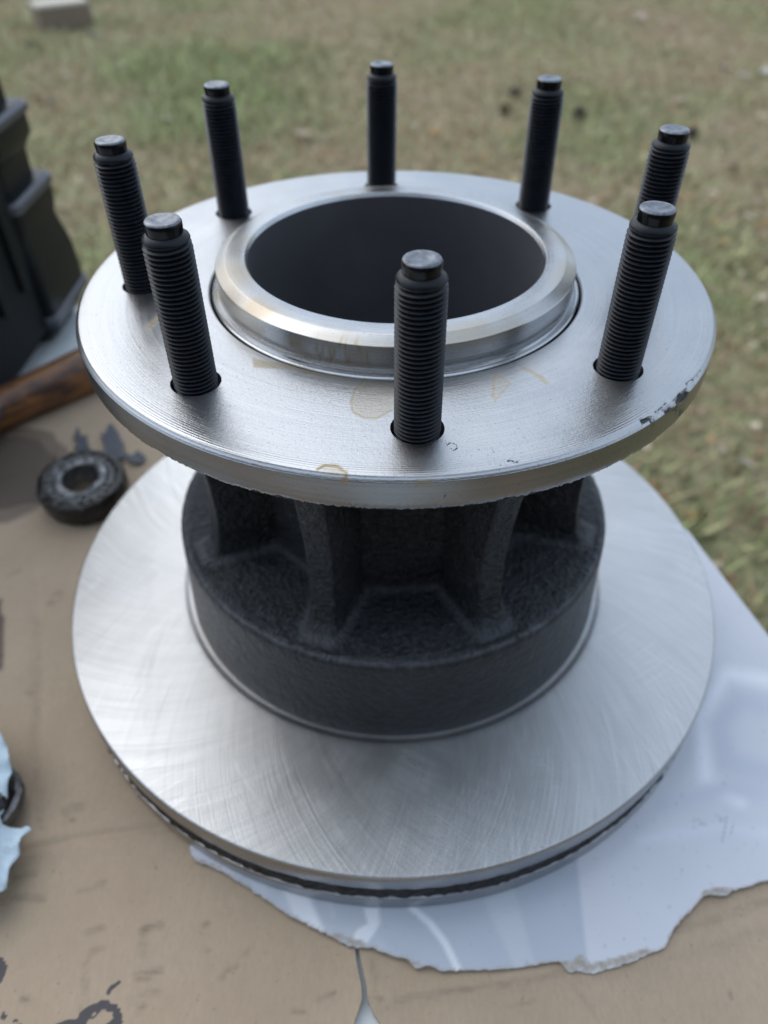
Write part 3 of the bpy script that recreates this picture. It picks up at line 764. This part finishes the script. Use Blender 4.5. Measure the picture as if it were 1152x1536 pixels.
# ------------------------------------------------------------------ things on the table
# greasy bearing
bp = at(125, 752, .004)
M_GREASE = simple('greasy_steel', (.16, .165, .17), .36, .6, 150., .6, (300., .6, .0012), .5)
M_GREASE2 = simple('greasy_black', (.022, .020, .018), .3, .2, 110., .9, (220., .7, .0016), .5)
bear = empty('roller_bearing', (bp[0]+.0005, bp[1]+.007, .0030), .4); bear.rotation_euler = (.10, -.03, .4); tag(bear, 'small greasy black roller bearing lying on the brown cardboard beside the disc', 'bearing')
V, F = lathe(np.array([(.0215, .0165), (.0235, .0172), (.0262, .0166), (.0275, .0150), (.0282, .0125), (.0278, .004), (.0268, .0012), (.020, .0008)]), 96)
V += RNG.normal(0, .00018, V.shape); V[:, 2] += (vnoise(V[:, :2], 130., 101)-.5)*.0030; V[:, :2] *= (1+(vnoise(V[:, :2]+V[:, 2:3], 110., 102)-.5)*.07)[:, None]
mesh('outer_ring', V, F, M_GREASE2, bear)
V, F = lathe(np.array([(.0115, .002), (.0115, .0160), (.0122, .0178), (.0150, .0182), (.0168, .0176), (.0172, .0150), (.0172, .004)])[::-1], 80)
V += RNG.normal(0, .00015, V.shape); V[:, 2] += (vnoise(V[:, :2], 160., 103)-.5)*.0022
mesh('inner_ring', V, F[:, ::-1], M_GREASE, bear)
first = None
for i in range(22):
    a = 2*math.pi*i/22; c = (.0195*math.cos(a), .0195*math.sin(a), .0)
    if first is None:
        V, F = lathe([(.0, .0176), (.0016, .0176), (.0022, .0170), (.0024, .0150), (.0024, .003)], 12)
        V += RNG.normal(0, .0001, V.shape)
        first = mesh('roller', V, F, M_GREASE, bear, loc=c)
    else:
        d = first.copy(); link(d); d.parent = bear; d.location = c
V, F = lathe([(.0172, .0160), (.0195, .0168), (.0220, .0160)], 64)
V[:, 2] += RNG.normal(0, .0006, len(V)); mesh('cage', V, F, M_GREASE, bear)

# dark oak leaf beside the bearing
leaf_px = [(112, 690), (118, 678), (109, 671), (117, 667), (110, 656), (114, 646), (117, 639), (121, 652), (127, 655), (131, 649), (130, 662), (134, 671), (139, 680), (150, 684), (157, 676), (155, 664), (150, 650), (157, 652),
           (162, 640), (167, 636), (172, 642), (178, 650), (182, 660), (187, 668), (184, 676), (192, 682), (200, 685), (206, 676), (212, 681), (220, 687), (214, 694), (205, 697), (197, 694), (188, 688), (180, 688), (172, 696), (178, 706), (165, 712), (140, 715), (120, 706)]
lp = [at(*q, .0015)[:2] for q in leaf_px]
V, F, n = sheet(lp, .0011, .0004, lambda P: .0021+(vnoise(P, 60., 81, 2)-.45)*.0022)
m = NM('dark_leaf'); o = m.obj(); m.p(Base_Color=m.mix(m.noise(o, 120., 4), (.050, .055, .070), (.10, .105, .12)), Roughness=.6, Normal=m.bump(m.noise(o, 300., 3), .3, .0005))
lf = mesh('oak_leaf', V, F, m.m, sharp=60); tag(lf, 'dark grey lobed leaf lying flat on cardboard behind the greasy bearing', 'leaf')

# wooden tool handle
p0 = at(-170, 690, .016); p1 = at(135, 551, .016)
dirh = (p1-p0)/np.linalg.norm(p1-p0); p1 = p1+dirh*.085
m = NM('worn_handle_wood'); o = m.obj()
gr = m.noise(m.vscale(o, (6., 90., 90.)), 1.2, 5, .65, .6); pt = m.noise(m.vscale(o, (22., 60., 60.)), 1., 4, .6)
col = m.mix(m.mapr(gr, .3, .7), (.13, .05, .018), (.36, .165, .055))
col = m.mix(m.mapr(pt, .46, .60), col, (.060, .028, .018))
m.p(Base_Color=col, Roughness=.34, Specular_IOR_Level=.5, Normal=m.bump(gr, .3, .0006))
L = np.linalg.norm(p1-p0); ns = 60; t = np.linspace(0, 1, ns)
rad = .0155-.0015*np.sin(t*6)+.0012*np.sin(t*2.2); rad[:3] *= (.6, .85, .96); rad[-3:] *= (.96, .85, .6)
th = np.linspace(0, 2*np.pi, 32, endpoint=False)
V = np.stack([np.repeat((t*L)[:, None], 32, 1), rad[:, None]*np.cos(th)*.95, rad[:, None]*np.sin(th)], -1).reshape(-1, 3)
F = [tuple(f) for f in gridfaces(ns, 32)]+[tuple(range(32))[::-1], tuple(range((ns-1)*32, ns*32))]
wh = mesh('wooden_handle', V, F, m.m, sharp=50, loc=(p0[0], p0[1], .0152))
wh.rotation_euler = (0, 0, math.atan2(dirh[1], dirh[0])); tag(wh, 'worn brown wooden tool handle lying in front of the black case', 'tool handle')

# black moulded tool case
M_CASE = simple('black_case_plastic', (.007, .0085, .0095), .6, 0, 500., .25, (1400., .1, .0002), .12)
M_CASE2 = simple('black_case_edge', (.009, .0105, .012), .33, 0, 500., .25, (1400., .06, .0002), .14)
case = empty('tool_case', (-.42, .22, -.004), 0); tag(case, 'upright black moulded plastic tool case with stepped corner guards on table', 'tool case')
def rrect(cx, cy, hx, hy, r, n=7):
    o_ = []
    for sx, sy, a0 in ((1, 1, 0), (-1, 1, 90), (-1, -1, 180), (1, -1, 270)):
        for k in range(n):
            a = math.radians(a0+90*k/(n-1)); o_.append((cx+sx*(hx-r)+r*math.cos(a), cy+sy*(hy-r)+r*math.sin(a)))
    return np.array(o_)
def loft(cx, cy, levels, r, n=7):
    """levels of (z, half x, half y)"""
    rows = [np.concatenate([rrect(cx, cy, hx, hy, min(r, hx*.95, hy*.95), n), np.full((4*n, 1), z)], 1) for z, hx, hy in levels]
    V = np.concatenate(rows); nc = 4*n
    F = [tuple(f) for f in gridfaces(len(levels), nc)]+[tuple(range(nc))[::-1], tuple(range((len(levels)-1)*nc, len(levels)*nc))]
    return V, F
def off(levels, dx): return levels
body = [(0.0005, .108, .128), (.006, .116, .136), (.02, .119, .139), (.30, .119, .139), (.312, .112, .132), (.316, .10, .12)]
mesh('case_body', *loft(0, 0, body, .02), M_CASE, case, sharp=40)
# stepped guards at the two visible corners
lev = [(.0008, -.012), (.006, -.004), (.018, .0025), (.030, .0045), (.045, .0045), (.066, .0035), (.090, -.0012), (.101, .0012), (.117, .0012), (.1228, .0002), (.1236, -.0070), (.144, -.0066), (.154, -.0010), (.172, -.0005), (.1770, -.0020), (.1780, -.0090), (.205, -.0090), (.215, -.004), (.232, -.004), (.238, -.011), (.285, -.012), (.296, -.02)]
for sy in (1, -1):
    mesh('corner_guard', *loft(.098, sy*.1005, [(z, .030+d+.004, .0355+d+.004) for z, d in lev], .009, 9), M_CASE2, case, sharp=28)
M_HILITE = simple('painted_ledge_highlight', (.05, .053, .066), .34, 0, 300., .35, (1400., .1, .0002), .6)  # sky highlights on the guard ledges, painted as lighter bands
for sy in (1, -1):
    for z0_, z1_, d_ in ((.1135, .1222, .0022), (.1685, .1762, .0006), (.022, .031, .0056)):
        mesh('highlight_band', *loft(.098, sy*.1005, [(z0_, .033+d_, .0385+d_), (z0_+.001, .034+d_+.0012, .0395+d_+.0012), (z1_-.002, .034+d_+.0012, .0395+d_+.0012), (z1_+.0006, .032+d_, .0375+d_)], .010, 9), M_HILITE, case, sharp=28)
bevel(mesh('side_panel', *box((.119, .0, .155), (.020, .126, .27)), M_CASE, case, smooth=False), .003, 2)
bevel(mesh('bottom_sill', *box((.119, .012, .036), (.018, .062, .016)), M_CASE2, case, smooth=False), .006, 3)
for y in (-.04, 0, .04): bevel(mesh('panel_rib', *box((.130, y, .165), (.006, .012, .2)), M_CASE, case, smooth=False), .002, 2)
V, F = merge(tube((-.05, 0, .31), (-.05, 0, .345), .008), tube((.05, 0, .31), (.05, 0, .345), .008), tube((-.058, 0, .345), (.058, 0, .345), .010))
mesh('carry_handle', V, F, M_CASE, case)

# blue shop towel round a greasy part at the left edge
m = NM('blue_shop_towel'); o = m.obj()
tw = m.noise(o, 90., 4, .6)
col = m.mix(m.mapr(tw, .3, .7), (.48, .60, .68), (.60, .70, .76))
col = m.mix(m.math('MULTIPLY', m.mapr(m.noise(o, 70., 3), .62, .72), .5), col, (.30, .36, .42))
m.p(Base_Color=col, Roughness=.95, Specular_IOR_Level=.1, Normal=m.bump(m.math('ADD', m.noise(o, 1500., 2), m.noise(o, 200., 3)), .5, .0006))
tp = [(-240, 1090), (-120, 1075), (-30, 1085), (0, 1100), (12, 1118), (20, 1135), (25, 1150), (24, 1162), (18, 1180), (8, 1205), (-2, 1222), (0, 1232), (18, 1234), (38, 1236), (52, 1241), (36, 1246), (24, 1254), (22, 1275), (14, 1292), (6, 1310), (4, 1326), (0, 1336), (-40, 1360), (-150, 1370), (-260, 1300)]
tz = .016
tpp = resample([at(*q, tz)[:2] for q in tp+[tp[0]]], .0035, .0005, 9)[:-1]
core_c = at(2, 1195, .010)[:2]
def tow_z(P):
    d = np.hypot(*(P-core_c).T)
    b = .013*np.exp(-((P[:, 1]-at(0, 1130, tz)[1])/.018)**2)
    z = .0045+b+.012*(vnoise(P, 55., 91, 3))+.006*np.sin(P[:, 0]*160+P[:, 1]*90)*vnoise(P, 30., 92)+.006*np.abs(vnoise(P, 120., 96)-.5)*2
    return z+.004
V, F, n = sheet(tpp, .0018, .0005, tow_z)
tag(mesh('paper_towel', V, F, m.m, sharp=None), 'crumpled light blue paper shop towel at left front of the cardboard', 'paper towel')
gp = at(8, 1205, .008)
gpt = empty('greasy_bushing', (gp[0]-.010, gp[1], 0)); tag(gpt, 'dark greasy metal bushing peeking out from the blue paper towel', 'metal part')
V, F = lathe([(.006, .016), (.0075, .0175), (.0125, .0172), (.0145, .0155), (.0150, .013), (.0150, .003), (.0140, .0008), (.004, .0008)], 48); V += RNG.normal(0, .0002, V.shape)
mesh('sleeve', V, F, M_GREASE2, gpt)
V, F = lathe([(.0145, .012), (.0175, .0115), (.0180, .009), (.0175, .0065), (.0145, .006)], 48); V += RNG.normal(0, .0002, V.shape)
mesh('collar', V, F, M_GREASE, gpt)

# ------------------------------------------------------------------ things on the lawn
# sawn timber block
bl = at(94, 52, GZ)
blk = empty('timber_block', (bl[0]-.02, bl[1]+.12, GZ+.006), .62); tag(blk, 'sawn pale timber block lying on the lawn at upper left', 'wood block')
m = NM('sawn_timber'); o = m.obj(); gr = m.noise(m.vscale(o, (4., 30., 30.)), 1.5, 4)
m.p(Base_Color=m.mix(gr, (.14, .105, .075), (.24, .19, .135)), Roughness=.8)
bevel(mesh('beam', *box((0, 0, .075), (.34, .20, .145)), m.m, blk, smooth=False), .006, 2)
m = NM('pale_top'); o = m.obj(); m.p(Base_Color=m.mix(m.noise(m.vscale(o, (4., 30., 30.)), 1.5, 4), (.50, .45, .37), (.62, .57, .48)), Roughness=.8)
mesh('sawn_top', *box((0, 0, .156), (.336, .196, .016)), m.m, blk, smooth=False)  # top slab lighter than the beam
m = NM('grey_end'); o = m.obj(); m.p(Base_Color=m.mix(m.noise(o, 30., 4), (.17, .16, .155), (.27, .26, .25)), Roughness=.9)  # end face greyer than the beam
mesh('sawn_end', *box((.172, 0, .078), (.004, .19, .148)), m.m, blk, smooth=False)

# pine cones
def cone_mesh(r, seed):
    rg = np.random.default_rng(seed); parts = []
    th = np.linspace(0, 2*np.pi, 10, endpoint=False); pr_ = [(.001, .0), (.35, .1), (.5, .5), (.42, 1.1), (.2, 1.6), (.001, 1.8)]
    V, F = lathe([(a*r, b*r-.9*r) for a, b in pr_], 10); parts.append((V, [tuple(f) for f in F[:, ::-1]]))
    for i in range(56):
        t = i/56; a = i*2.39996; z = (t*1.7-.85)*r; rad_ = r*(.95*math.sin(math.pi*(.12+.82*t))**.8)
        d = np.array([math.cos(a), math.sin(a), 0]); s = np.array([-math.sin(a), math.cos(a), 0]); w_ = r*.2*(1.1-.4*t)
        b0 = d*rad_*.35+[0, 0, z]; tip = d*rad_+[0, 0, z+r*(.18+.12*rg.random())]
        Vs = np.array([b0-s*w_*.5, b0+s*w_*.5, tip+s*w_, tip+[0, 0, r*.07]+d*r*.04, tip-s*w_, tip-[0, 0, r*.10]])
        parts.append((Vs, [(0, 1, 2, 3), (0, 3, 4), (0, 5, 1), (1, 5, 2), (0, 4, 5), (2, 5, 4, 3)]))
    return merge(*parts)
M_CONE = simple('pine_cone', (.075, .058, .050), .85, 0, 60., .5)
for (u, v, r, lab, rx) in [(870, 172, .032, 'dark pine cone on the lawn right of the rear right stud', 1.2), (770, 141, .034, 'dark pine cone on the lawn left of the rear right stud top', 1.5), (757, 168, .028, 'reddish brown pine cone on the lawn left of the rear right stud, nearest the flange', .9), (1040, 202, .028, 'pine cone on the lawn just beyond the right-hand stud tip', 1.3), (48, 70, .03, 'small pine cone on lawn in front of the timber block', 1.4)]:
    q = at(u, v, GZ+r*.6)
    o = mesh('pine_cone', *cone_mesh(r, u), M_CONE if u != 757 else simple('brown_pine_cone', (.15, .085, .05), .85, 0, 60., .5), smooth=False, loc=(q[0], q[1], GZ+r*.75)); o.rotation_euler = (rx, 0, u*.1)
    tag(o, lab, 'pine cone', 'fallen pine cones on the lawn')
# single dead leaves
def leaf_mesh(L, seed, curl):
    rg = np.random.default_rng(seed); k = 11; V = []; F = []
    for i in range(k):
        t = i/(k-1); w_ = L*.32*math.sin(math.pi*min(1, t*.97+.03))**.7*(1+.35*math.sin(i*2.6)); x = (t-.5)*L
        z = curl*L*((t-.5)**2)*2
        V += [(x, -w_, z+curl*w_*1.2+rg.normal(0, L*.02)), (x, 0, z), (x, w_, z+curl*w_*1.2+rg.normal(0, L*.02))]
        if i: b = 3*i; F += [(b-3, b, b+1, b-2), (b-2, b+1, b+2, b-1)]
    return V, F
LV = [(255, 143, .075, (.42, .335, .27), 'pale pink-brown dead leaf on grass between the two left rear studs'), (250, 180, .06, (.45, .40, .33), 'pale dead leaf on grass just below another, left of the left rear stud'),
      (180, 103, .075, (.42, .33, .25), 'light brown dead leaf on lawn above the left stud'), (100, 118, .07, (.38, .30, .22), 'tan dead leaf on lawn right of the black case top'), (58, 150, .075, (.26, .115, .065), 'rusty red dead leaf on lawn beside the black case'),
      (80, 156, .065, (.36, .37, .40), 'greyish dead leaf beside the rusty red leaf'), (652, 203, .075, (.48, .25, .08), 'orange dead leaf on lawn right of the rear centre stud'), (1116, 113, .085, (.55, .48, .43), 'large whitish dead leaf on bare ground at right'),
      (1150, 107, .08, (.55, .52, .48), 'pale dead leaf cut by the right edge of the photo'), (1085, 102, .08, (.42, .34, .29), 'brown curled dead leaf left of the large whitish leaf'), (960, 28, .11, (.45, .37, .30), 'pale dead leaf far back on the lawn at upper right'),
      (455, 205, .09, (.42, .33, .24), 'broad tan dead leaf left of the rear centre stud base'), (140, 55, .09, (.50, .50, .48), 'pale dead leaf beside the timber block'), (355, 80, .09, (.38, .22, .13), 'brown dead leaf above the left rear stud'),
      (1018, 150, .075, (.40, .29, .22), 'pinkish dead leaf above the right-hand stud tip'), (945, 298, .06, (.40, .30, .21), 'tan dead leaf close behind the flange at right'), (1120, 690, .035, (.42, .35, .31), 'pale grey dead leaf on bare soil right of the disc'), (1100, 250, .07, (.28, .18, .12), 'dark brown dead leaf on lawn at far right'), (95, 315, .06, (.36, .27, .2), 'tan dead leaf close right of the black case')]
M_LEAVES = {}
for i, (u, v, L, c, lab) in enumerate(LV):
    q = at(u, v, GZ+.02)
    o = mesh('dead_leaf', *leaf_mesh(L, i, .25+.4*random.random()), simple('dead_leaf', c, .7, 0, 60., .3), sharp=None, loc=(q[0], q[1], GZ+lawn_h(np.array([q[:2]]))[0]+.018))
    o.rotation_euler = (random.uniform(-.25, .25), random.uniform(-.25, .25), random.random()*6.28)
    tag(o, lab, 'dead leaf', 'single dead leaves on the lawn')
